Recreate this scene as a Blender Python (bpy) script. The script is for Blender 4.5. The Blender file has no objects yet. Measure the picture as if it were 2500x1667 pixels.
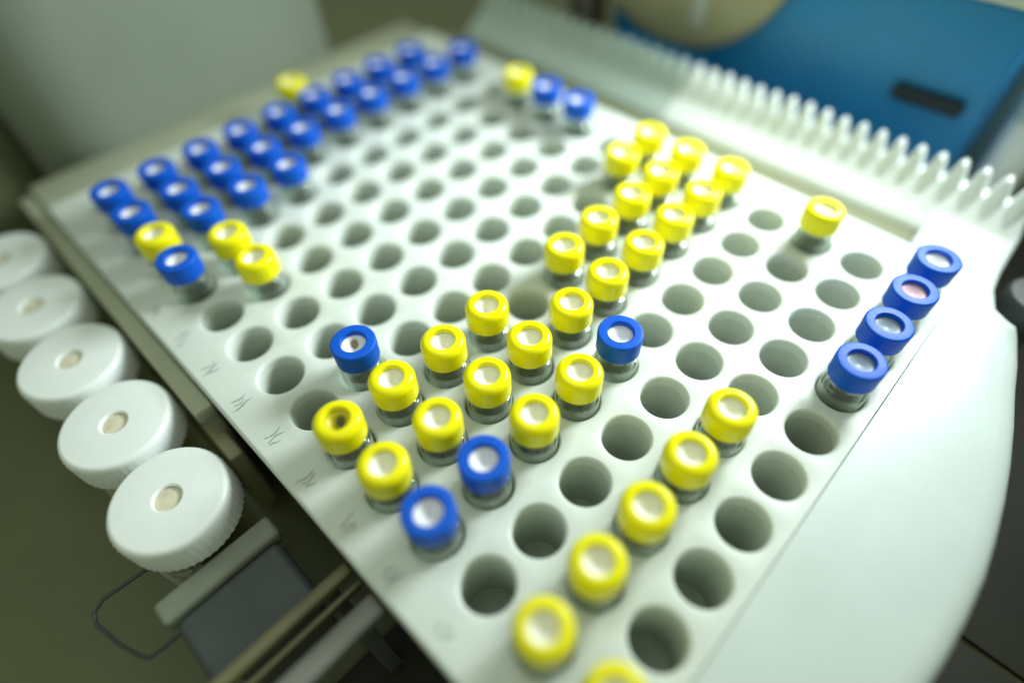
import bpy, bmesh, math, random
from mathutils import Vector, Matrix
random.seed(7)
U = 0.016            # pitch of the holes in the rack, metres
HB = 3.2             # rack deck above the bench, in pitches
PI = math.pi
sc = bpy.context.scene
COL = sc.collection

def P(i, j, h):      # rack grid (column i, row j, height h over the deck) -> world
    return Vector((i*U, -j*U, (h+HB)*U))

# ------------------------------------------------------------------ materials
def mat(name, color, rough=0.5, spec=0.5, noise=0.0, nscale=200.0, bump=0.0, bscale=400.0, metal=0.0, sss=0.0, coat=0.0):
    m = bpy.data.materials.new(name); m.use_nodes = True
    nt = m.node_tree; b = nt.nodes['Principled BSDF']
    b.inputs['Base Color'].default_value = (*color, 1)
    b.inputs['Roughness'].default_value = rough
    b.inputs['Metallic'].default_value = metal
    b.inputs['Specular IOR Level'].default_value = spec
    b.inputs['Coat Weight'].default_value = coat
    if sss:
        b.inputs['Subsurface Weight'].default_value = sss
        b.inputs['Subsurface Radius'].default_value = (1, 0.9, 0.6)
        b.inputs['Subsurface Scale'].default_value = 0.002
    tc = nt.nodes.new('ShaderNodeTexCoord')
    if noise:
        n = nt.nodes.new('ShaderNodeTexNoise'); n.inputs['Scale'].default_value = nscale
        n.inputs['Detail'].default_value = 6; n.inputs['Roughness'].default_value = 0.6
        nt.links.new(tc.outputs['Object'], n.inputs['Vector'])
        r = nt.nodes.new('ShaderNodeValToRGB')
        r.color_ramp.elements[0].position = 0.3; r.color_ramp.elements[1].position = 0.7
        r.color_ramp.elements[0].color = (*[c*(1-noise) for c in color], 1)
        r.color_ramp.elements[1].color = (*[min(1, c*(1+noise*0.5)) for c in color], 1)
        nt.links.new(n.outputs['Fac'], r.inputs['Fac'])
        nt.links.new(r.outputs['Color'], b.inputs['Base Color'])
        mr = nt.nodes.new('ShaderNodeMapRange')
        mr.inputs['To Min'].default_value = max(0.02, rough-0.08); mr.inputs['To Max'].default_value = min(1, rough+0.1)
        nt.links.new(n.outputs['Fac'], mr.inputs['Value']); nt.links.new(mr.outputs['Result'], b.inputs['Roughness'])
    if bump:
        n2 = nt.nodes.new('ShaderNodeTexNoise'); n2.inputs['Scale'].default_value = bscale
        n2.inputs['Detail'].default_value = 4
        nt.links.new(tc.outputs['Object'], n2.inputs['Vector'])
        bp = nt.nodes.new('ShaderNodeBump'); bp.inputs['Strength'].default_value = bump; bp.inputs['Distance'].default_value = 0.0003
        nt.links.new(n2.outputs['Fac'], bp.inputs['Height']); nt.links.new(bp.outputs['Normal'], b.inputs['Normal'])
    return m

def glass(name, color=(0.95, 0.98, 0.955), edge=(0.86, 0.91, 0.87)):
    """thin clear glass wall: clear face on, greener and darker where one looks along the wall, glossy by Fresnel; pale scatter at the edges paints in refracted light"""
    m = bpy.data.materials.new(name); m.use_nodes = True
    nt = m.node_tree; nt.nodes.clear()
    out = nt.nodes.new('ShaderNodeOutputMaterial')
    tr = nt.nodes.new('ShaderNodeBsdfTransparent'); gl = nt.nodes.new('ShaderNodeBsdfGlossy')
    gl.inputs['Roughness'].default_value = 0.03
    lw = nt.nodes.new('ShaderNodeLayerWeight'); lw.inputs['Blend'].default_value = 0.32
    mx = nt.nodes.new('ShaderNodeMix'); mx.data_type = 'RGBA'
    mx.inputs['A'].default_value = (*color, 1); mx.inputs['B'].default_value = (*edge, 1)
    nt.links.new(lw.outputs['Facing'], mx.inputs['Factor']); nt.links.new(mx.outputs['Result'], tr.inputs['Color'])
    lf = nt.nodes.new('ShaderNodeLayerWeight'); lf.inputs['Blend'].default_value = 0.5
    pw = nt.nodes.new('ShaderNodeMath'); pw.operation = 'POWER'; pw.inputs[1].default_value = 2.2
    nt.links.new(lf.outputs['Facing'], pw.inputs[0])
    fr = nt.nodes.new('ShaderNodeMath'); fr.operation = 'MULTIPLY_ADD'; fr.inputs[1].default_value = 0.8; fr.inputs[2].default_value = 0.045
    nt.links.new(pw.outputs[0], fr.inputs[0])
    sh = nt.nodes.new('ShaderNodeMixShader')
    nt.links.new(fr.outputs[0], sh.inputs['Fac']); nt.links.new(tr.outputs['BSDF'], sh.inputs[1]); nt.links.new(gl.outputs['BSDF'], sh.inputs[2])
    df = nt.nodes.new('ShaderNodeBsdfTranslucent'); df.inputs['Color'].default_value = (0.80, 0.90, 0.82, 1)  # pale scatter standing in for the glow of refracted light
    d2 = nt.nodes.new('ShaderNodeBsdfDiffuse'); d2.inputs['Color'].default_value = (0.80, 0.90, 0.82, 1)
    dm = nt.nodes.new('ShaderNodeMixShader'); dm.inputs['Fac'].default_value = 0.5
    nt.links.new(df.outputs['BSDF'], dm.inputs[1]); nt.links.new(d2.outputs['BSDF'], dm.inputs[2])
    ma = nt.nodes.new('ShaderNodeMath'); ma.operation = 'MULTIPLY_ADD'; ma.inputs[1].default_value = 0.85; ma.inputs[2].default_value = 0.05
    nt.links.new(pw.outputs[0], ma.inputs[0])
    s2 = nt.nodes.new('ShaderNodeMixShader')
    nt.links.new(ma.outputs[0], s2.inputs['Fac']); nt.links.new(sh.outputs['Shader'], s2.inputs[1]); nt.links.new(dm.outputs['Shader'], s2.inputs[2])
    nt.links.new(s2.outputs['Shader'], out.inputs['Surface'])
    return m

M_HOLESHADE = mat('hole_shade', (0.57, 0.62, 0.545), 0.5, 0.3, 0.06, 100)  # darker than the deck: shade of the deep holes put into the colour
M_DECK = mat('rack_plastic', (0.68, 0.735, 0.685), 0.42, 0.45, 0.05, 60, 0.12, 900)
M_TRAY = mat('tray_plastic', (0.65, 0.73, 0.715), 0.36, 0.5, 0.05, 45, 0.1, 700)
M_YEL = mat('yellow_cap_plastic', (0.90, 0.83, 0.001), 0.24, 0.28, 0.03, 300, 0.08, 1500)
M_BLU = mat('blue_cap_plastic', (0.002, 0.10, 0.62), 0.42, 0.22, 0.06, 400, 0.15, 1500)
M_SEP = mat('septum_white', (0.87, 0.87, 0.83), 0.5, 0.4, 0.04, 500)
M_SEPY = mat('septum_pierced', (0.62, 0.55, 0.02), 0.45, 0.5, 0.1, 500)
M_SEPT = mat('septum_tan', (0.70, 0.66, 0.50), 0.5, 0.4, 0.2, 300)
M_SEPP = mat('septum_pink', (0.62, 0.40, 0.46), 0.5, 0.4, 0.15, 500)
M_SEPG = mat('septum_grey', (0.26, 0.33, 0.40), 0.4, 0.5, 0.15, 500)
M_DOT = mat('needle_mark', (0.10, 0.09, 0.06), 0.7)
def dotted(m, off, r, color):
    """a needle hole: a small soft-edged spot of another colour on the septum"""
    nt = m.node_tree; b = nt.nodes['Principled BSDF']
    src = b.inputs['Base Color'].links[0].from_socket
    tc = nt.nodes.new('ShaderNodeTexCoord'); sx = nt.nodes.new('ShaderNodeSeparateXYZ'); cx = nt.nodes.new('ShaderNodeCombineXYZ')
    nt.links.new(tc.outputs['Object'], sx.inputs[0]); nt.links.new(sx.outputs['X'], cx.inputs['X']); nt.links.new(sx.outputs['Y'], cx.inputs['Y'])
    d = nt.nodes.new('ShaderNodeVectorMath'); d.operation = 'DISTANCE'; d.inputs[1].default_value = (off[0]*U, off[1]*U, 0)
    nt.links.new(cx.outputs[0], d.inputs[0])
    mr = nt.nodes.new('ShaderNodeMapRange'); mr.inputs['From Min'].default_value = r*.6*U; mr.inputs['From Max'].default_value = r*U
    mr.inputs['To Min'].default_value = 1; mr.inputs['To Max'].default_value = 0
    nt.links.new(d.outputs['Value'], mr.inputs['Value'])
    mx = nt.nodes.new('ShaderNodeMix'); mx.data_type = 'RGBA'; mx.inputs['B'].default_value = (*color, 1)
    nt.links.new(mr.outputs['Result'], mx.inputs['Factor']); nt.links.new(src, mx.inputs['A']); nt.links.new(mx.outputs['Result'], b.inputs['Base Color'])
    return m
M_SEPD = dotted(mat('septum_dotted', (0.87, 0.87, 0.83), 0.5, 0.4, 0.04, 500), (0.06, 0.03), 0.085, (0.33, 0.25, 0.12))
dotted(M_SEPY, (0.03, -0.05), 0.095, (0.10, 0.11, 0.08))
M_GLASS = glass('vial_glass')
M_JARG = glass('jar_glass', (0.90, 0.88, 0.72), (0.5, 0.48, 0.3))
M_WCAP = mat('white_cap_plastic', (0.85, 0.90, 0.88), 0.34, 0.5, 0.03, 200, 0.08, 900)
M_INK = mat('pen_ink', (0.33, 0.38, 0.35), 0.6, 0.3, 0.3, 900)
M_BENCH = mat('bench_laminate', (0.15, 0.165, 0.088), 0.55, 0.35, 0.10, 25, 0.1, 500)
M_GAPSHADE = mat('gap_shade_olive', (0.20, 0.21, 0.12), 0.5, 0.4, 0.1, 60)  # shade between plate and toothed rail, put into the colour
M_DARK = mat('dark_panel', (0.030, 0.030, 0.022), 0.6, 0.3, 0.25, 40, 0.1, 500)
M_BODY = mat('rack_body_grey', (0.09, 0.095, 0.085), 0.5, 0.4, 0.15, 60)
M_RAIL = mat('rail_metal', (0.22, 0.215, 0.195), 0.45, 0.5, 0.12, 120, metal=0.3)
M_BRASS = mat('rail_olive', (0.17, 0.16, 0.075), 0.45, 0.5, 0.15, 120)
M_PLATE = mat('slide_plate_grey', (0.07, 0.083, 0.085), 0.5, 0.45, 0.12, 60, 0.08, 600)
M_STRIP = mat('slide_strip_pale', (0.25, 0.275, 0.22), 0.5, 0.4, 0.12, 80)
M_CREAM = mat('cream_holder', (0.50, 0.47, 0.29), 0.5, 0.4, 0.12, 80)
M_LEDGE = mat('ledge_beige', (0.42, 0.45, 0.33), 0.5, 0.4, 0.08, 40)
M_PANEL = mat('side_panel_teal_grey', (0.27, 0.31, 0.255), 0.38, 0.5, 0.08, 12)
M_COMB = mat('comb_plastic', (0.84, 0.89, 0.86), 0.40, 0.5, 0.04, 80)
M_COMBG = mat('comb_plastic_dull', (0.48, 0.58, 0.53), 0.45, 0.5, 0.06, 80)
M_BLUE = mat('drawer_blue', (0.008, 0.22, 0.52), 0.42, 0.5, 0.10, 20, 0.08, 400)
M_BLACK = mat('black_plastic', (0.010, 0.022, 0.032), 0.5, 0.4, 0.2, 200)
M_LID = mat('drawer_lid_white', (0.52, 0.58, 0.53), 0.5, 0.4, 0.06, 40)
M_DISC = mat('disc_beige', (0.40, 0.385, 0.23), 0.5, 0.4, 0.10, 40)
M_BROWN = mat('clamp_brown', (0.055, 0.035, 0.018), 0.5, 0.4, 0.2, 100)
M_STEEL = mat('wire_steel', (0.09, 0.10, 0.11), 0.4, 0.5, metal=1.0)
M_PINK = mat('tip_orange', (0.75, 0.28, 0.12), 0.5)
M_GREY = mat('knob_grey', (0.06, 0.07, 0.07), 0.45, 0.5, 0.15, 100)

# ------------------------------------------------------------------ mesh helpers
def obj(name, bm, m, parent=None, loc=(0, 0, 0), smooth=True, angle=40, recalc=True):
    me = bpy.data.meshes.new(name)
    if recalc: bmesh.ops.recalc_face_normals(bm, faces=bm.faces[:])
    bm.to_mesh(me); bm.free()
    for mm in (m if isinstance(m, (list, tuple)) else [m]):
        me.materials.append(mm)
    if smooth:
        me.shade_smooth()
        me.set_sharp_from_angle(angle=math.radians(angle))
    o = bpy.data.objects.new(name, me); COL.objects.link(o)
    o.location = loc
    if parent: o.parent = parent
    return o

def tag(o, label=None, cat=None, group=None, kind=None):
    if label: o['label'] = label
    if cat: o['category'] = cat
    if group: o['group'] = group
    if kind: o['kind'] = kind
    return o

def thing(name, label, cat, loc=(0, 0, 0), group=None, rz=0):
    o = bpy.data.objects.new(name, None); COL.objects.link(o)
    o.empty_display_size = 0.005
    o.location = loc; o.rotation_euler = (0, 0, rz)
    return tag(o, label, cat, group)

def lathe(bm, prof, seg=48, center=(0, 0, 0)):
    """closed or open profile of (r, z); r = 0 makes a pole"""
    rings = []
    cx, cy, cz = center
    for r, z in prof:
        if r < 1e-9:
            rings.append([bm.verts.new((cx, cy, cz+z))])
        else:
            rings.append([bm.verts.new((cx+r*math.cos(2*PI*k/seg), cy+r*math.sin(2*PI*k/seg), cz+z)) for k in range(seg)])
    for a, b in zip(rings, rings[1:]):
        for k in range(seg):
            k2 = (k+1) % seg
            if len(a) == 1 and len(b) == 1: continue
            if len(a) == 1: bm.faces.new((a[0], b[k], b[k2]))
            elif len(b) == 1: bm.faces.new((a[k], a[k2], b[0]))
            else: bm.faces.new((a[k], a[k2], b[k2], b[k]))
    return bm

def arc(cx, cz, r, a0, a1, n):
    return [(cx+r*math.cos(math.radians(a0+(a1-a0)*k/n)), cz+r*math.sin(math.radians(a0+(a1-a0)*k/n))) for k in range(n+1)]

def box(bm, c0, c1, bev=0.0, seg=2):
    """axis-aligned box between two world corners, bevelled"""
    x0, x1 = sorted((c0[0], c1[0])); y0, y1 = sorted((c0[1], c1[1])); z0, z1 = sorted((c0[2], c1[2]))
    g = bmesh.ops.create_cube(bm, size=1.0)
    for v in g['verts']:
        v.co = Vector((x0+(v.co.x+.5)*(x1-x0), y0+(v.co.y+.5)*(y1-y0), z0+(v.co.z+.5)*(z1-z0)))
    if bev:
        es = list({e for v in g['verts'] for e in v.link_edges})
        bmesh.ops.bevel(bm, geom=es, offset=bev, segments=seg, profile=0.5, affect='EDGES')
    return bm

def gbox(bm, a, b, bev=0.0, seg=2):      # box in rack-grid coordinates
    return box(bm, P(*a), P(*b), bev*U, seg)

def tube(bm, pts, r, seg=10):
    rings = []
    n = len(pts)
    for k, p in enumerate(pts):
        d = (pts[min(k+1, n-1)] - pts[max(k-1, 0)]).normalized()
        a = d.cross(Vector((0, 0, 1)))
        if a.length < 1e-4: a = d.cross(Vector((1, 0, 0)))
        a.normalize(); b = d.cross(a)
        rings.append([bm.verts.new(p + (a*math.cos(2*PI*q/seg) + b*math.sin(2*PI*q/seg))*r) for q in range(seg)])
    for A, B in zip(rings, rings[1:]):
        for q in range(seg):
            bm.faces.new((A[q], A[(q+1) % seg], B[(q+1) % seg], B[q]))
    bm.faces.new(rings[0]); bm.faces.new(rings[-1])
    return bm

# ------------------------------------------------------------------ setting
bm = bmesh.new(); gbox(bm, (-60, -90, -HB-1.0), (75, 60, -HB))
tag(obj('bench_top', bm, M_BENCH, smooth=False), kind='structure')

# ------------------------------------------------------------------ the rack
NI, J0, J1 = 10, -12, 2
HR, HD = 0.375, 1.5
rack = thing('vial_rack', 'white plastic rack plate drilled with ten by fifteen round holes', 'rack', P(4.5, -5, -HB))
def rel(o, par):                       # parent while keeping world coordinates
    o.parent = par
    o.matrix_parent_inverse = Matrix.Translation(-Vector(par.location))
    return o

bm = bmesh.new()
SEG = 48
def sq(k):
    a = 2*PI*k/SEG; c, s = math.cos(a), math.sin(a); q = 0.5/max(abs(c), abs(s))
    return c*q, s*q
fil = [(0.425, 0.0), (0.412, -0.004), (0.398, -0.014), (0.386, -0.03), (0.378, -0.055), (HR, -0.09)]
prof = fil + [(HR, -0.2), (HR, -0.5), (HR, -1.0), (HR, -HD+0.06), (HR-0.06, -HD), (0.0, -HD)]
for i in range(NI):
    for j in range(J0, J1+1):
        ring0 = [bm.verts.new(P(i+sq(k)[0], j+sq(k)[1], 0)) for k in range(SEG)]
        prev = ring0
        for r, h in prof:
            if r == 0:
                v = bm.verts.new(P(i, j, h))
                for k in range(SEG): bm.faces.new((prev[k], prev[(k+1) % SEG], v))
                break
            cur = [bm.verts.new(P(i+r*math.cos(2*PI*k/SEG), j+r*math.sin(2*PI*k/SEG), h)) for k in range(SEG)]
            for k in range(SEG):
                bm.faces.new((prev[k], prev[(k+1) % SEG], cur[(k+1) % SEG], cur[k]))
            prev = cur
IL, IR, JF, JN = -1.07, 10.22, -12.85, 2.568        # plate outline
gi, gj0, gj1 = (-0.5, NI-0.5), J0-0.5, J1+0.5
def quad(a, b, c, d): bm.faces.new([bm.verts.new(P(*q)) for q in (a, b, c, d)])
rb = 0.06
il, ir, jf, jn = IL+rb, IR-rb, JF+rb, JN-0.01
quad((il, jf, 0), (gi[0], jf, 0), (gi[0], jn, 0), (il, jn, 0))
quad((gi[1], jf, 0), (ir, jf, 0), (ir, jn, 0), (gi[1], jn, 0))
quad((gi[0], jf, 0), (gi[1], jf, 0), (gi[1], gj0, 0), (gi[0], gj0, 0))
quad((gi[0], gj1, 0), (gi[1], gj1, 0), (gi[1], jn, 0), (gi[0], jn, 0))
loops = []
for w, h in [(0, 0), (0.02, -0.003), (0.045, -0.02), (0.058, -0.04), (0.06, -0.07), (0.06, -0.34)]:
    f = w/rb
    loops.append([bm.verts.new(P(*q)) for q in ((il-w, jf-w, h), (ir+w, jf-w, h), (ir+w, jn+0.01*f, h), (il-w, jn+0.01*f, h))])
for a, b in zip(loops, loops[1:]):
    for k in range(4): bm.faces.new((a[k], a[(k+1) % 4], b[(k+1) % 4], b[k]))
bmesh.ops.remove_doubles(bm, verts=bm.verts[:], dist=U*0.0008)
bm.normal_update()
for f in bm.faces:
    c = f.calc_center_median(); gi_, gj_, gh_ = c.x/U, -c.y/U, c.z/U-HB
    if gh_ > -0.0005: want = Vector((0, 0, 1))
    else:
        ci, cj = min(NI-1, max(0, round(gi_))), min(J1, max(J0, round(gj_)))
        if math.hypot(gi_-ci, gj_-cj) < 0.44: want = Vector((ci-gi_, -(cj-gj_), 0.3))
        else: want = Vector((1 if gi_ > IR-.1 else -1 if gi_ < IL+.1 else 0, 1 if gj_ < JF+.1 else -1 if gj_ > JN-.1 else 0, 0.3))
    if f.normal.dot(want) < 0: f.normal_flip()
    if f.calc_center_median().z/U-HB < -0.22 and math.hypot(gi_-min(NI-1, max(0, round(gi_))), gj_-min(J1, max(J0, round(gj_)))) < 0.40: f.material_index = 1  # lower hole walls take the painted shade colour
rel(obj('hole_plate', bm, [M_DECK, M_HOLESHADE], angle=35, recalc=False), rack)

# outer tray: rounded front apron with a bridge to the toothed rail
base_arc = [(9.30, 3.72), (8.6, 3.93), (8.04, 4.06), (7.3, 4.26), (6.56, 4.43), (5.9, 4.55), (5.23, 4.64), (4.6, 4.70), (3.91, 4.71), (3.3, 4.69), (2.6, 4.63), (1.8, 4.50), (1.0, 4.32), (0.2, 4.08), (-0.5, 3.82), (-1.07, 3.58)]
outl = [(-1.07, 2.574, .012), (10.255, 2.574, .012), (10.255, 1.42, .10), (11.15, 1.42, .05), (12.6, 1.42, .10), (12.6, 2.85, .12), (11.78, 2.95, .14), (10.6, 2.98, .14), (10.05, 3.04, .14), (9.55, 3.22, .14), (9.42, 3.42, .14), (9.36, 3.6, .16)] + [(a, b, .34) for a, b in base_arc]
n = len(outl)
inw = []
for k in range(n):
    p0 = Vector(outl[k-1][:2]); p1 = Vector(outl[k][:2]); p2 = Vector(outl[(k+1) % n][:2])
    d1 = (p1-p0).normalized(); d2 = (p2-p1).normalized()
    n1 = Vector((-d1.y, d1.x)); n2 = Vector((-d2.y, d2.x))
    m = (n1+n2)
    m = m/(max(0.4, m.dot(n1)))
    inw.append(m)
area = sum(outl[k][0]*outl[(k+1) % n][1]-outl[(k+1) % n][0]*outl[k][1] for k in range(n))
sg = 1 if area > 0 else -1
bm = bmesh.new(); loops = []
for t in [0, 18, 36, 54, 72, 90]:
    ca, sa = math.sin(math.radians(t)), math.cos(math.radians(t))
    lp = []
    for k in range(n):
        w = outl[k][2]
        off = inw[k]*sg*w*(1-ca)
        lp.append(bm.verts.new(P(outl[k][0]+off.x, outl[k][1]+off.y, -w*(1-sa)*0.85)))
    loops.append(lp)
loops.append([bm.verts.new(P(outl[k][0], outl[k][1], -1.1)) for k in range(n)])
for a, b in zip(loops, loops[1:]):
    for k in range(n): bm.faces.new((a[k], a[(k+1) % n], b[(k+1) % n], b[k]))
bm.faces.new(loops[0])
rel(obj('tray_apron', bm, M_TRAY, angle=50), rack)

bm = bmesh.new()
gbox(bm, (-0.92, -12.7, -0.36), (-0.72, 2.52, -HB), 0.02)
gbox(bm, (9.9, -12.7, -0.36), (10.08, 2.52, -HB), 0.02)
gbox(bm, (-0.71, -12.7, -0.36), (9.89, -12.55, -HB), 0.02)
gbox(bm, (-0.71, 2.40, -0.36), (9.89, 2.52, -HB), 0.02)
rel(obj('rack_body', bm, M_BODY), rack)
bm = bmesh.new(); gbox(bm, (-1.42, -14.2, -0.30), (-1.085, -5.6, -0.62), 0.05)
gbox(bm, (-1.30, -13.8, -0.63), (-1.1, -5.7, -HB), 0.02)
rel(obj('frame_rail', bm, M_LEDGE), rack)
bm = bmesh.new(); gbox(bm, (-1.07, -14.40, -0.22), (10.4, -12.865, -0.6), 0.04)
gbox(bm, (-0.9, -14.2, -0.61), (10.2, -13.1, -HB), 0.02)
rel(obj('back_ledge', bm, M_LEDGE), rack)

bm = bmesh.new(); gbox(bm, (10.235, -12.8, -0.34), (11.11, 1.40, -0.6), 0.03)  # added olive strip that paints the shade in the gap before the toothed rail
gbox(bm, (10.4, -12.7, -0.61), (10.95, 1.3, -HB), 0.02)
rel(obj('gap_shade_strip', bm, M_GAPSHADE), rack)

# handwritten marks on the margin in front of each row: short soft pen strokes, not readable in the photograph
def mark(i, j, seed):
    rnd = random.Random(seed)
    bm = bmesh.new()
    for s in range(3):
        y0 = j + 0.085*(s-1) + rnd.uniform(-.015, .015)
        x0 = i + rnd.uniform(-.19, -.09); x1 = i + rnd.uniform(.04, .20)
        L, R_ = [], []
        ph = rnd.uniform(0, 6)
        for q in range(9):
            t = q/8; a = x0+(x1-x0)*t; b = y0 + 0.022*math.sin(ph+5*t)
            wd = (0.006+0.013*rnd.random())*math.sin(PI*(0.12+0.76*t))
            L.append(bm.verts.new(P(a, b+wd, 0.004))); R_.append(bm.verts.new(P(a, b-wd, 0.004)))
        for q in range(8): bm.faces.new((L[q], L[q+1], R_[q+1], R_[q]))
    return bm
for j in range(-8, 1):
    rel(obj('pen_mark', mark(-0.76, j, j+40), M_INK, smooth=False), rack)

# ------------------------------------------------------------------ vials
def S(prof): return [(r*U, z*U) for r, z in prof]
VB = HD - 0.02                                  # vial foot below the deck
VT = 0.82                                       # cap top over the deck
def z(h): return h + VB                         # deck height -> height over the foot

def glass_bm():
    out = [(0.0, 0.0), (0.30, 0.0)] + arc(0.30, 0.06, 0.06, -90, 0, 5) + [(0.36, z(0.16))] + \
          arc(0.30, z(0.16), 0.06, 12, 78, 5) + [(0.272, z(0.245)), (0.262, z(0.275)), (0.262, z(0.72))]
    inn = [(0.215, z(0.72)), (0.215, z(0.25)), (0.235, z(0.20)), (0.295, z(0.12)), (0.305, z(0.08)), (0.305, 0.12), (0.26, 0.07), (0.0, 0.06)]
    return lathe(bmesh.new(), S(out+inn), 40)

def cap_bm(kind):
    if kind == 'yellow':
        R_, f, hole, zb = 0.368, 0.11, 0.195, z(0.40)
        out = [(0.270, zb+.01), (R_-.012, zb), (R_, zb+.014)] + [(R_-.003, z(VT-f))] + arc(R_-.003-f, z(VT-f), f, 10, 90, 7) + [(hole+.025, z(VT))]
    else:
        R_, f, hole, zb = 0.360, 0.035, 0.20, z(0.43)
        out = [(0.270, zb+.01), (R_-.010, zb), (R_, zb+.012), (R_, z(VT-.16)), (R_+.006, z(VT-.15)), (R_+.006, z(VT-f))] + arc(R_+.006-f, z(VT-f), f, 10, 90, 4) + [(hole+.02, z(VT))]
    inn = arc(hole+.025, z(VT-.02), 0.02, 90, 180, 3) + [(hole, z(VT-.075)), (0.26, z(VT-.08)), (0.268, z(VT-.10)), (0.268, zb+.02)]
    return lathe(bmesh.new(), S(out+inn+[out[0]]), 56)

def septum_bm(depth=0.095):
    R_ = 0.255
    pts = [(0.0, z(VT-.085-depth))]
    for q in range(1, 8):
        t = q/7; pts.append((0.20*t, z(VT-.085-depth*(math.cos(t*PI)+1)/2)))
    pts += [(R_, z(VT-.085)), (R_, z(VT-.17-depth*.4)), (0.0, z(VT-.20-depth))]
    return lathe(bmesh.new(), S(pts), 40)

MESH = {}
def first_vial(kind):
    t = thing('vial', 'x', 'vial')
    obj('glass_body', glass_bm(), M_GLASS, t, angle=60)
    obj('cap', cap_bm(kind), M_YEL if kind == 'yellow' else M_BLU, t, angle=30)
    obj('septum', septum_bm(), M_SEP, t, angle=60)
    return t
proto = {'yellow': first_vial('yellow'), 'blue': first_vial('blue')}
used = {'yellow': False, 'blue': False}
SEPMESH = {}
def septum_variant(key, m, depth=0.095):
    if key not in SEPMESH:
        o = obj('septum', septum_bm(depth), m); SEPMESH[key] = o.data; bpy.data.objects.remove(o)
    return SEPMESH[key]

ALL = {}
def vial(kind, i, j, label, sep=None):
    src = proto[kind]
    if not used[kind]:
        r = src; used[kind] = True
        for ch in r.children:
            if ch.name.startswith('septum') and sep: ch.data = sep
    else:
        r = src.copy(); COL.objects.link(r)
        for ch in list(src.children):
            c = ch.copy(); COL.objects.link(c); c.parent = r
            if ch.name.startswith('septum'): c.data = sep if sep else SEPMESH['white']
    rnd = random.Random(i*131+j*17)
    r.location = P(i+rnd.uniform(-.008, .008), j+rnd.uniform(-.008, .008), -VB)
    r.rotation_euler = (rnd.uniform(-.008, .008), rnd.uniform(-.008, .008), rnd.uniform(0, 6.28))
    tag(r, label, 'vial', kind + ' capped vials standing in the rack')
    ALL[(i, j)] = r
    return r
septum_variant('white', M_SEP)
SG = septum_variant('grey', M_SEPG, 0.05); SP = septum_variant('pink', M_SEPP, 0.05)
SY = septum_variant('pierced', M_SEPY, 0.15); ST = septum_variant('deep', M_SEP, 0.16); SB = septum_variant('tan', M_SEPD, 0.1)

ordn = ['first', 'second', 'third', 'fourth', 'fifth', 'sixth', 'seventh', 'eighth', 'ninth', 'tenth']
# the long yellow row of ten
for i in range(10):
    vial('yellow', i, -2, 'yellow capped vial, %s from the near end of the long row of ten yellow' % ordn[i])
# row behind it
for n_, i in enumerate([0, 1, 2, 3]):
    lab = ['yellow capped vial with a pierced dark septum, at the left margin of the rack',
           'yellow capped vial beside the pierced dark one, behind the long yellow row',
           'yellow capped vial, second behind the pierced one, left of the dimpled septum',
           'yellow capped vial with a deep dimpled septum, in front of empty holes'][n_]
    vial('yellow', i, -3, lab, {0: SY, 3: ST}.get(i))
for n_, i in enumerate([5, 6, 7, 8, 9]):
    vial('yellow', i, -3, 'yellow capped vial, %s of five behind the far half of the long yellow row' % ordn[n_])
vial('yellow', 8, -4, 'left yellow capped vial of the rear pair in the far yellow cluster')
vial('yellow', 9, -4, 'right yellow capped vial of the rear pair, topmost of the far yellow cluster')
vial('blue', 1, -4, 'lone blue capped vial with a tan mark in its septum, left of the yellow row', SB)
# row in front of the long yellow row
vial('blue', 0, -1, 'nearest blue capped vial, lower left, beside the rack margin')
vial('blue', 1, -1, 'blue capped vial up and right of the nearest blue one')
vial('yellow', 2, -1, 'yellow capped vial in front of the long row, next to a blue cap')
vial('yellow', 3, -1, 'yellow capped vial before the long row, left of the lone central blue cap')
vial('blue', 4, -1, 'lone blue capped vial at mid rack, right of the yellow caps')
vial('yellow', 9, 0, 'solitary yellow capped vial at the far right edge of the rack by the rail')
# front diagonal of five and the cut-off one
for i in range(5):
    vial('yellow', i, 1, 'yellow capped vial, %s from the bottom of the front diagonal of five' % ordn[i])
vial('yellow', 0, 2, 'yellow capped vial cut off by the bottom edge of the photo')
for n_, i in enumerate([6, 7, 8, 9]):
    vial('blue', i, 2, ['blue capped vial lowest of the four at the right edge, grey septum',
                        'blue capped vial second lowest of the four at the right edge',
                        'blue capped vial with a pinkish septum among the four at the right edge',
                        'blue capped vial farthest of the four at the right edge'][n_], {6: SG, 7: SG, 8: SP}.get(i))
# left and far corner
vial('yellow', 9, -8, 'yellow capped vial left of two blue ones near the far corner')
vial('blue', 9, -7, 'middle blue capped vial right of the single yellow one at the far edge')
vial('blue', 9, -6, 'blue capped vial at the far edge, right of another blue one')
for i in range(9):
    vial('blue', i, -11, 'blue capped vial, %s from the left in the rearmost blue row' % ordn[i])
for i in range(10):
    vial('blue', i, -10, 'blue capped vial, %s from the left in the second rearmost blue row' % ordn[i])
for n_, i in enumerate([1, 2, 3]):
    vial('blue', i, -9, 'blue capped vial, %s from left of three before the two rear blue rows' % ordn[n_])
vial('yellow', 5, -12, 'tall standing yellow capped vial behind the rearmost blue row')
vial('yellow', 0, -9, 'yellow capped vial at the left margin in front of blue caps')
vial('blue', 0, -8, 'blue capped vial at the left margin between yellow caps and empty holes')
vial('yellow', 1, -8, 'rear yellow capped vial of the left touching pair')
vial('yellow', 1, -7, 'front yellow capped vial of the left touching pair')

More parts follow.
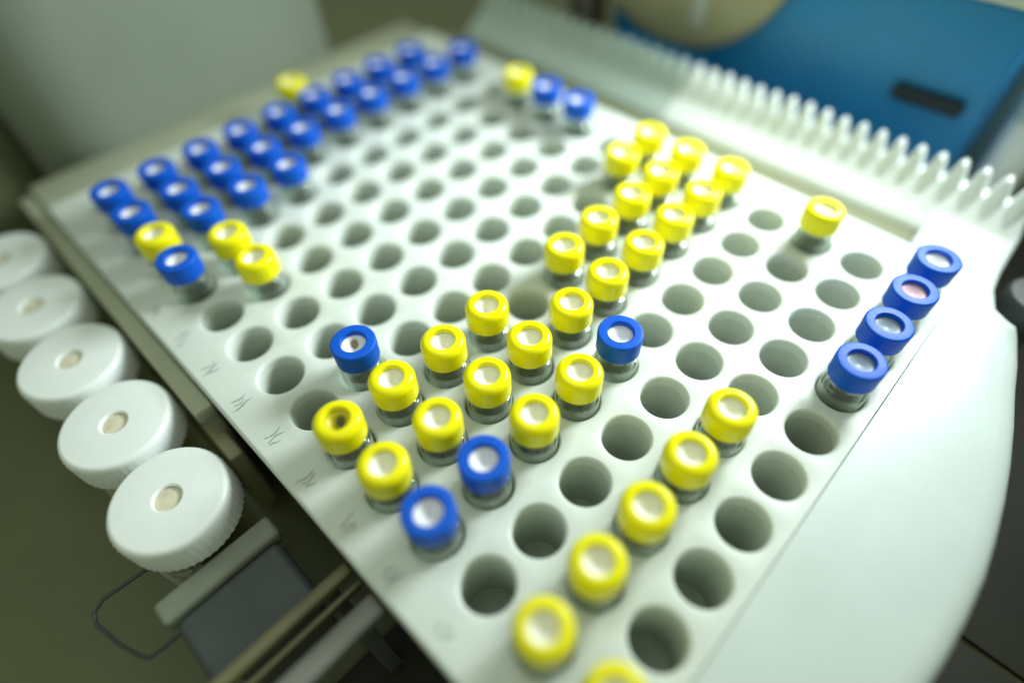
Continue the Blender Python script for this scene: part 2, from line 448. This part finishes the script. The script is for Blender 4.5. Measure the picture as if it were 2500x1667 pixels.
# ------------------------------------------------------------------ white capped jars left of the rack
def jar_cap_bm(R_):
    bm = bmesh.new()
    seg = 96
    prof = [(R_-.10, -.62), (R_, -.62), (R_, -.10)] + arc(R_-.09, -.09, .09, 8, 90, 5) + [(0.24, 0.0), (0.215, -.015), (0.205, -.06)]
    rings = []
    for q, (r, h) in enumerate(prof):
        ring = []
        for k in range(seg):
            rr = r + (0.018 if (k % 2 and q in (1, 2)) else 0)
            ring.append(bm.verts.new((rr*U*math.cos(2*PI*k/seg), rr*U*math.sin(2*PI*k/seg), h*U)))
        rings.append(ring)
    for a, b in zip(rings, rings[1:]):
        for k in range(seg): bm.faces.new((a[k], a[(k+1) % seg], b[(k+1) % seg], b[k]))
    return bm
JT = -0.3
JR = 0.90
def make_jar():
    t = thing('jar', 'x', 'jar')
    top = JT + HB - .55
    H = JT + HB
    body = [(0, .0), (JR-.12, .0)] + arc(JR-.14, .1, .1, -80, 0, 4) + [(JR-.04, top-.75), (JR-.10, top-.62), (JR-.26, top-.50), (JR-.26, top+.03)]
    inner = [(JR-.31, top+.03), (JR-.31, top-.52), (JR-.15, top-.66), (JR-.09, top-.78), (JR-.09, .16), (JR-.18, .08), (0, .07)]
    obj('glass_body', lathe(bmesh.new(), S(body+inner), 48), M_JARG, t, angle=60)
    o = obj('cap', jar_cap_bm(JR), M_WCAP, t, (0, 0, H*U), angle=30)
    obj('septum', lathe(bmesh.new(), S([(0, -.045), (.1, -.05), (.2, -.06), (.2, -.14), (0, -.14)]), 40), M_SEPT, t, (0, 0, H*U), angle=60)
    return t
jar0 = make_jar()
jlab = ['white ribbed cap jar nearest the camera, left of the rack', 'white ribbed cap jar, second from the front of the jar row',
        'white ribbed cap jar, third in the row left of the rack', 'white ribbed cap jar, fourth from the front, at the left photo edge',
        'faint white cap jar, last of the row, half outside the left photo edge']
for n_ in range(5):
    r = jar0
    if n_:
        r = jar0.copy(); COL.objects.link(r)
        for ch in list(jar0.children):
            c = ch.copy(); COL.objects.link(c); c.parent = r
    r.location = P(-2.41, -4.54-1.95*n_, -HB+.002)
    r.rotation_euler = (0, 0, n_*1.3)
    tag(r, jlab[n_], 'jar', 'white capped jars in a row beside the rack')

# cream block between the jars and the rack
bm = bmesh.new(); gbox(bm, (-1.44, -6.9, -1.15), (-1.18, -5.05, -HB+.003), 0.05)
tag(obj('spacer_block', bm, M_CREAM), 'small cream block wedged between the nearest jar and the rack', 'block')

# slide plate in front of the jars
sl = thing('slide_block', 'grey metal slide block with a pale strip, lower left beside the rack', 'metal block', P(-2.5, -2.6, -HB))
bm = bmesh.new(); gbox(bm, (-3.35, -3.18, -1.0), (-1.62, -1.95, -1.35), 0.14, 4)
rel(obj('plate', bm, M_PLATE), sl)
bm = bmesh.new(); gbox(bm, (-3.45, -3.62, -0.95), (-1.52, -3.2, -1.3), 0.08, 3)
rel(obj('pale_strip', bm, M_STRIP), sl)
bm = bmesh.new(); gbox(bm, (-3.2, -3.4, -1.36), (-1.75, -2.2, -HB+.003), 0.05)
rel(obj('block_base', bm, M_BODY), sl)

# wire bail on the left of the block
bm = bmesh.new()
pts = [P(-2.9, -4.28, -1.15), P(-3.4, -4.32, -1.15), P(-3.95, -4.36, -1.15), P(-4.12, -4.28, -1.16), P(-4.17, -4.1, -1.17), P(-4.05, -3.6, -1.17), P(-3.9, -3.2, -1.17), P(-3.82, -3.08, -1.16), P(-3.6, -3.05, -1.15), P(-3.36, -3.05, -1.15)]
tube(bm, pts, 0.028*U)
tube(bm, [P(-2.9, -4.28, -1.16), P(-2.88, -4.2, -2.2), P(-2.88, -4.2, -HB+.003)], 0.028*U)
tag(obj('wire_bail', bm, M_STEEL), 'thin bent steel wire loop sticking out left of the grey slide block', 'wire')

# rails running out from the rack to the lower left
rl = thing('guide_rail', 'wide grey guide rail running out to the lower left from the rack', 'rail', P(-3, -1, -HB))
bm = bmesh.new(); gbox(bm, (-7, -1.22, -0.42), (-1.1, -0.88, -0.62), 0.05)
rel(obj('beam', bm, M_RAIL), rl)
for ii in (-6.6, -1.6):
    bm = bmesh.new(); gbox(bm, (ii, -1.15, -0.63), (ii+.25, -0.95, -HB+.003), 0.02)
    rel(obj('support', bm, M_BODY), rl)
rl = thing('guide_bar', 'slim olive guide bar beside the wide grey rail, lower left', 'rail', P(-3, -1.9, -HB))
bm = bmesh.new(); gbox(bm, (-7, -1.92, -0.60), (-1.1, -1.72, -0.8), 0.05)
gbox(bm, (-7, -1.62, -0.75), (-1.1, -1.54, -0.9), 0.02)
gbox(bm, (-6.3, -1.9, -0.79), (-6.2, -1.56, -0.85), 0.01)
rel(obj('beam', bm, M_BRASS), rl)
for ii in (-6.6, -1.6):
    bm = bmesh.new(); gbox(bm, (ii, -1.9, -0.81), (ii+.2, -1.74, -HB+.003), 0.02)
    rel(obj('support', bm, M_BODY), rl)

# dark panels lying on the bench under the near edge
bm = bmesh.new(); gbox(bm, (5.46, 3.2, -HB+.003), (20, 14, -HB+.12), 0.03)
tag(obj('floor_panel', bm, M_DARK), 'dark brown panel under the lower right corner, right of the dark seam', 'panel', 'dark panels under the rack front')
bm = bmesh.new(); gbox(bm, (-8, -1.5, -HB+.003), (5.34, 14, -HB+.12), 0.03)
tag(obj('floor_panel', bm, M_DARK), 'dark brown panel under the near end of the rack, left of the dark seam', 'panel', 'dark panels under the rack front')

# grey knob in the notch of the tray
kb = thing('knob', 'dark grey round knob in the tray notch at the right edge of the photo', 'knob', P(10.6, 3.75, -HB))
rel(obj('post', lathe(bmesh.new(), S([(0, 0), (.3, 0), (.3, 2.4), (0, 2.4)]), 32, P(10.6, 3.75, -HB)), M_GREY, angle=50), kb)
rel(obj('grip', lathe(bmesh.new(), S([(0, 2.41), (.5, 2.41), (.55, 2.5), (.55, 2.95), (.5, 3.02), (0, 3.04)]), 48, P(10.6, 3.75, -HB)), M_GREY, angle=50), kb)

# ------------------------------------------------------------------ toothed rails on the far side
def comb(j0, j1, m, label, seed):
    rnd = random.Random(seed)
    r = thing('toothed_rail', label, 'toothed rail', P(11.6, (j0+j1)/2, -HB), 'white toothed rails along the far edge of the rack')
    bm = bmesh.new()
    prof = [(11.12, -HB+.003), (11.12, -.40), (11.14, -.30), (11.20, -.22), (11.30, -.15), (11.75, .14), (12.0, .36), (12.15, .36), (12.3, .36), (12.36, .30), (12.36, -HB+.003)]
    A = [bm.verts.new(P(a, j0, h)) for a, h in prof]; B = [bm.verts.new(P(a, j1, h)) for a, h in prof]
    for k in range(len(prof)-1): bm.faces.new((A[k], A[k+1], B[k+1], B[k]))
    bm.faces.new((A[-1], A[0], B[0], B[-1])); bm.faces.new(A); bm.faces.new(B)
    rel(obj('rail_body', bm, m, angle=40), r)
    bm = bmesh.new()
    nt_ = int(round((j1-j0)/0.42)); w = (j1-j0)/nt_
    for q in range(nt_):
        c = j0 + (q+.5)*w
        half = w*0.5; t = 0.06
        hh = .80 + rnd.uniform(-.02, .02)
        front = [(c-half*.94, .30), (c+half*.94, .30), (c+t+.02, hh-.07), (c+t*.5, hh), (c-t*.5, hh), (c-t-.02, hh-.07)]
        F = [bm.verts.new(P(11.97+ (h-.3)*.12, a, h)) for a, h in front]
        K = [bm.verts.new(P(12.27, a, h)) for a, h in front]
        L = bm.verts.new(P(11.62, c, .02))
        m_ = len(front)
        for k in range(1, m_): bm.faces.new((F[k], F[(k+1) % m_], K[(k+1) % m_], K[k]))
        bm.faces.new((F[0], F[1], K[1], K[0])); bm.faces.new(K)
        for k in range(m_): bm.faces.new((F[k], F[(k+1) % m_], L))
    rel(obj('tooth_row', bm, m, angle=30), r)
    return r
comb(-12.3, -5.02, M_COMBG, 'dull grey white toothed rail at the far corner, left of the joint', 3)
comb(-5.0, 2.8, M_COMB, 'bright white toothed rail along the far right edge of the rack', 4)
tp = obj('pipette_tip', lathe(bmesh.new(), S([(0, 0), (.06, .05), (.16, .9), (.17, 1.2), (.12, 1.2), (0, 1.1)]), 24, P(12.16, -12.0, .36)), M_PINK)
tag(tp, 'small orange tip standing on the dull toothed rail at the top edge', 'pipette tip')

# ------------------------------------------------------------------ blue drawer box behind the toothed rail
bx = thing('drawer_box', 'large dark blue drawer box behind the white toothed rail', 'drawer box', P(18, -3.8, -HB))
bm = bmesh.new(); gbox(bm, (13.9, -8.75, -HB+.003), (22, 1.05, 2.95), 0.08, 3)
rel(obj('drawer_front', bm, M_BLUE), bx)
bm = bmesh.new(); gbox(bm, (13.75, -8.85, 2.955), (22.1, 1.15, 3.35), 0.08, 3)
rel(obj('lid', bm, M_LID), bx)
bm = bmesh.new(); gbox(bm, (13.66, -.80, .76), (13.899, .68, 1.08), 0.07, 3)
rel(obj('handle', bm, M_BLACK), bx)

# beige disc leaning on the box
dc = thing('round_disc', 'beige round disc leaning against the blue drawer box', 'disc', P(13.6, -6.7, .36))
bm = bmesh.new()
lathe(bm, S([(0, -.13), (2.9, -.13), (3.1, -.10), (3.2, 0), (3.1, .10), (2.9, .13), (0, .13)]), 96)
bmesh.ops.rotate(bm, verts=bm.verts[:], cent=(0, 0, 0), matrix=Matrix.Rotation(PI/2, 3, 'Y'))
bmesh.ops.translate(bm, verts=bm.verts[:], vec=P(13.72, -6.7, 3.4))
rel(obj('disc_body', bm, M_DISC), dc)
bm = bmesh.new(); gbox(bm, (13.52, -6.05, .95), (13.585, -5.65, 5.8), 0.03)
rel(obj('pale_rib', bm, M_LID), dc)
bm = bmesh.new(); gbox(bm, (13.4, -8.2, -HB+.003), (13.86, -5.2, .2), 0.05)
rel(obj('stand', bm, M_BLUE), dc)

# dark clamp left of the box
cl = thing('clamp', 'dark brown clamp with a grey bar left of the blue drawer box', 'clamp', P(13.9, -9.4, -HB))
bm = bmesh.new(); gbox(bm, (13.5, -9.30, -HB+.003), (13.8, -8.95, 1.6), 0.05); gbox(bm, (13.5, -10.1, -HB+.003), (13.8, -9.72, 1.5), 0.05)
rel(obj('jaws', bm, M_BROWN), cl)
bm = bmesh.new(); gbox(bm, (13.45, -9.70, -HB+.003), (13.9, -9.32, 1.8), 0.05)
rel(obj('bar', bm, M_RAIL), cl)

# white tubes right of the box
tg = [('white plastic tube standing right of the blue drawer box', 14.7, 1.95, .42, 1.5), ('second white plastic tube behind the first, at the right photo edge', 16.2, 1.75, .40, 1.6)]
for lab, i, j, r, h in tg:
    t = thing('tube', lab, 'tube', P(i, j, -HB+.003), 'white tubes at the right photo edge')
    rel(obj('tube_body', lathe(bmesh.new(), S([(0, 0), (r-.08, 0), (r, .08), (r, HB+h-.7), (r-.04, HB+h-.66), (0, HB+h-.66)]), 40, P(i, j, -HB+.003)), M_COMB, angle=50), t)
    rel(obj('tube_cap', lathe(bmesh.new(), S([(0, HB+h-.65), (r+.04, HB+h-.65), (r+.04, HB+h-.1), (r-.05, HB+h), (0, HB+h)]), 40, P(i, j, -HB+.003)), M_COMBG, angle=50), t)

# teal grey side panel behind the rack and the wall left of it
bm = bmesh.new()
RP = 2.0
fp = [(7.6, -18.5), (7.6, -14.52), (7.57, -14.45), (7.5, -14.42)] + [(-0.55+RP+RP*math.cos(math.radians(90+9*k)), -14.42-RP+RP*math.sin(math.radians(90+9*k))) for k in range(11)] + [(-0.55, -18.5)]
lo = [bm.verts.new(P(a, b, -HB+.003)) for a, b in fp]; hi = [bm.verts.new(P(a, b, 8.0)) for a, b in fp]
for k in range(len(fp)): bm.faces.new((lo[k], lo[(k+1) % len(fp)], hi[(k+1) % len(fp)], hi[k]))
bm.faces.new(hi); bm.faces.new(lo)
tag(obj('side_panel', bm, M_PANEL), 'large smooth teal grey instrument panel behind the blue caps, upper left', 'panel')
bm = bmesh.new(); gbox(bm, (-12, -22, -HB+.003), (-0.62, -16.3, 8.0), 0.12, 3)
tag(obj('cabinet', bm, M_BENCH), 'dark olive cabinet left of the teal grey panel, top left corner', 'cabinet')

# ------------------------------------------------------------------ light
w = bpy.data.worlds.new('World'); sc.world = w; w.use_nodes = True
bgn = w.node_tree.nodes['Background']
bgn.inputs['Color'].default_value = (0.85, 0.97, 0.72, 1); bgn.inputs['Strength'].default_value = 0.37
def area(name, pos, tgt, sx, sy, power, color, spread):
    l = bpy.data.lights.new(name, 'AREA'); l.shape = 'RECTANGLE'; l.size = sx*U; l.size_y = sy*U
    l.energy = power; l.color = color; l.spread = math.radians(spread)
    o = bpy.data.objects.new(name, l); COL.objects.link(o)
    o.location = P(*pos)
    o.rotation_euler = (P(*tgt)-P(*pos)).to_track_quat('-Z', 'Y').to_euler()
    return o
area('window_light', (17, 0.6, 9.6), (6, -5, 0), 7, 5.5, 0.40, (0.90, 1.0, 1.0), 95)
area('fill_light', (3, -8, 26), (4, -5, 0), 12, 12, 0.10, (0.93, 1.0, 1.0), 120)  # unseen fill lamp added to brighten the jar caps and rail front

# ------------------------------------------------------------------ camera
R3 = [[0.6930329324736912, 0.7202677360456249, 0.030327263614324085], [-0.5745917128465585, 0.5264807151281777, 0.6266278162719303], [0.4353730791340695, -0.4516995074265413, 0.7787283460589629]]
cpos = (-1.3391655548011738, 2.0779599898870664, 8.069353920380575)
def dirw(v): return Vector((v[0], -v[1], -v[2]))
rx = dirw(R3[0]); up = -dirw(R3[1]); bk = -dirw(R3[2])
cam = bpy.data.cameras.new('camera'); co = bpy.data.objects.new('camera', cam); COL.objects.link(co)
mw = Matrix((rx, up, bk)).transposed().to_4x4(); mw.translation = P(*cpos)
co.matrix_world = mw
cam.sensor_width = 36; cam.sensor_fit = 'HORIZONTAL'
cam.lens = 36*1363.6725/2352
cam.clip_start = 0.002; cam.clip_end = 20
cam.dof.use_dof = True; cam.dof.focus_distance = 9.4*U; cam.dof.aperture_fstop = 2.0
sc.camera = co

sc.render.engine = 'CYCLES'
cy = sc.cycles
cy.use_denoising = True
cy.max_bounces = 14; cy.transmission_bounces = 10; cy.diffuse_bounces = 5; cy.glossy_bounces = 5; cy.transparent_max_bounces = 8
cy.caustics_refractive = False; cy.caustics_reflective = False; cy.sample_clamp_indirect = 6
vs = sc.view_settings
vs.view_transform = 'Standard'; vs.look = 'None'; vs.exposure = 0.16; vs.gamma = 1; vs.use_curve_mapping = False
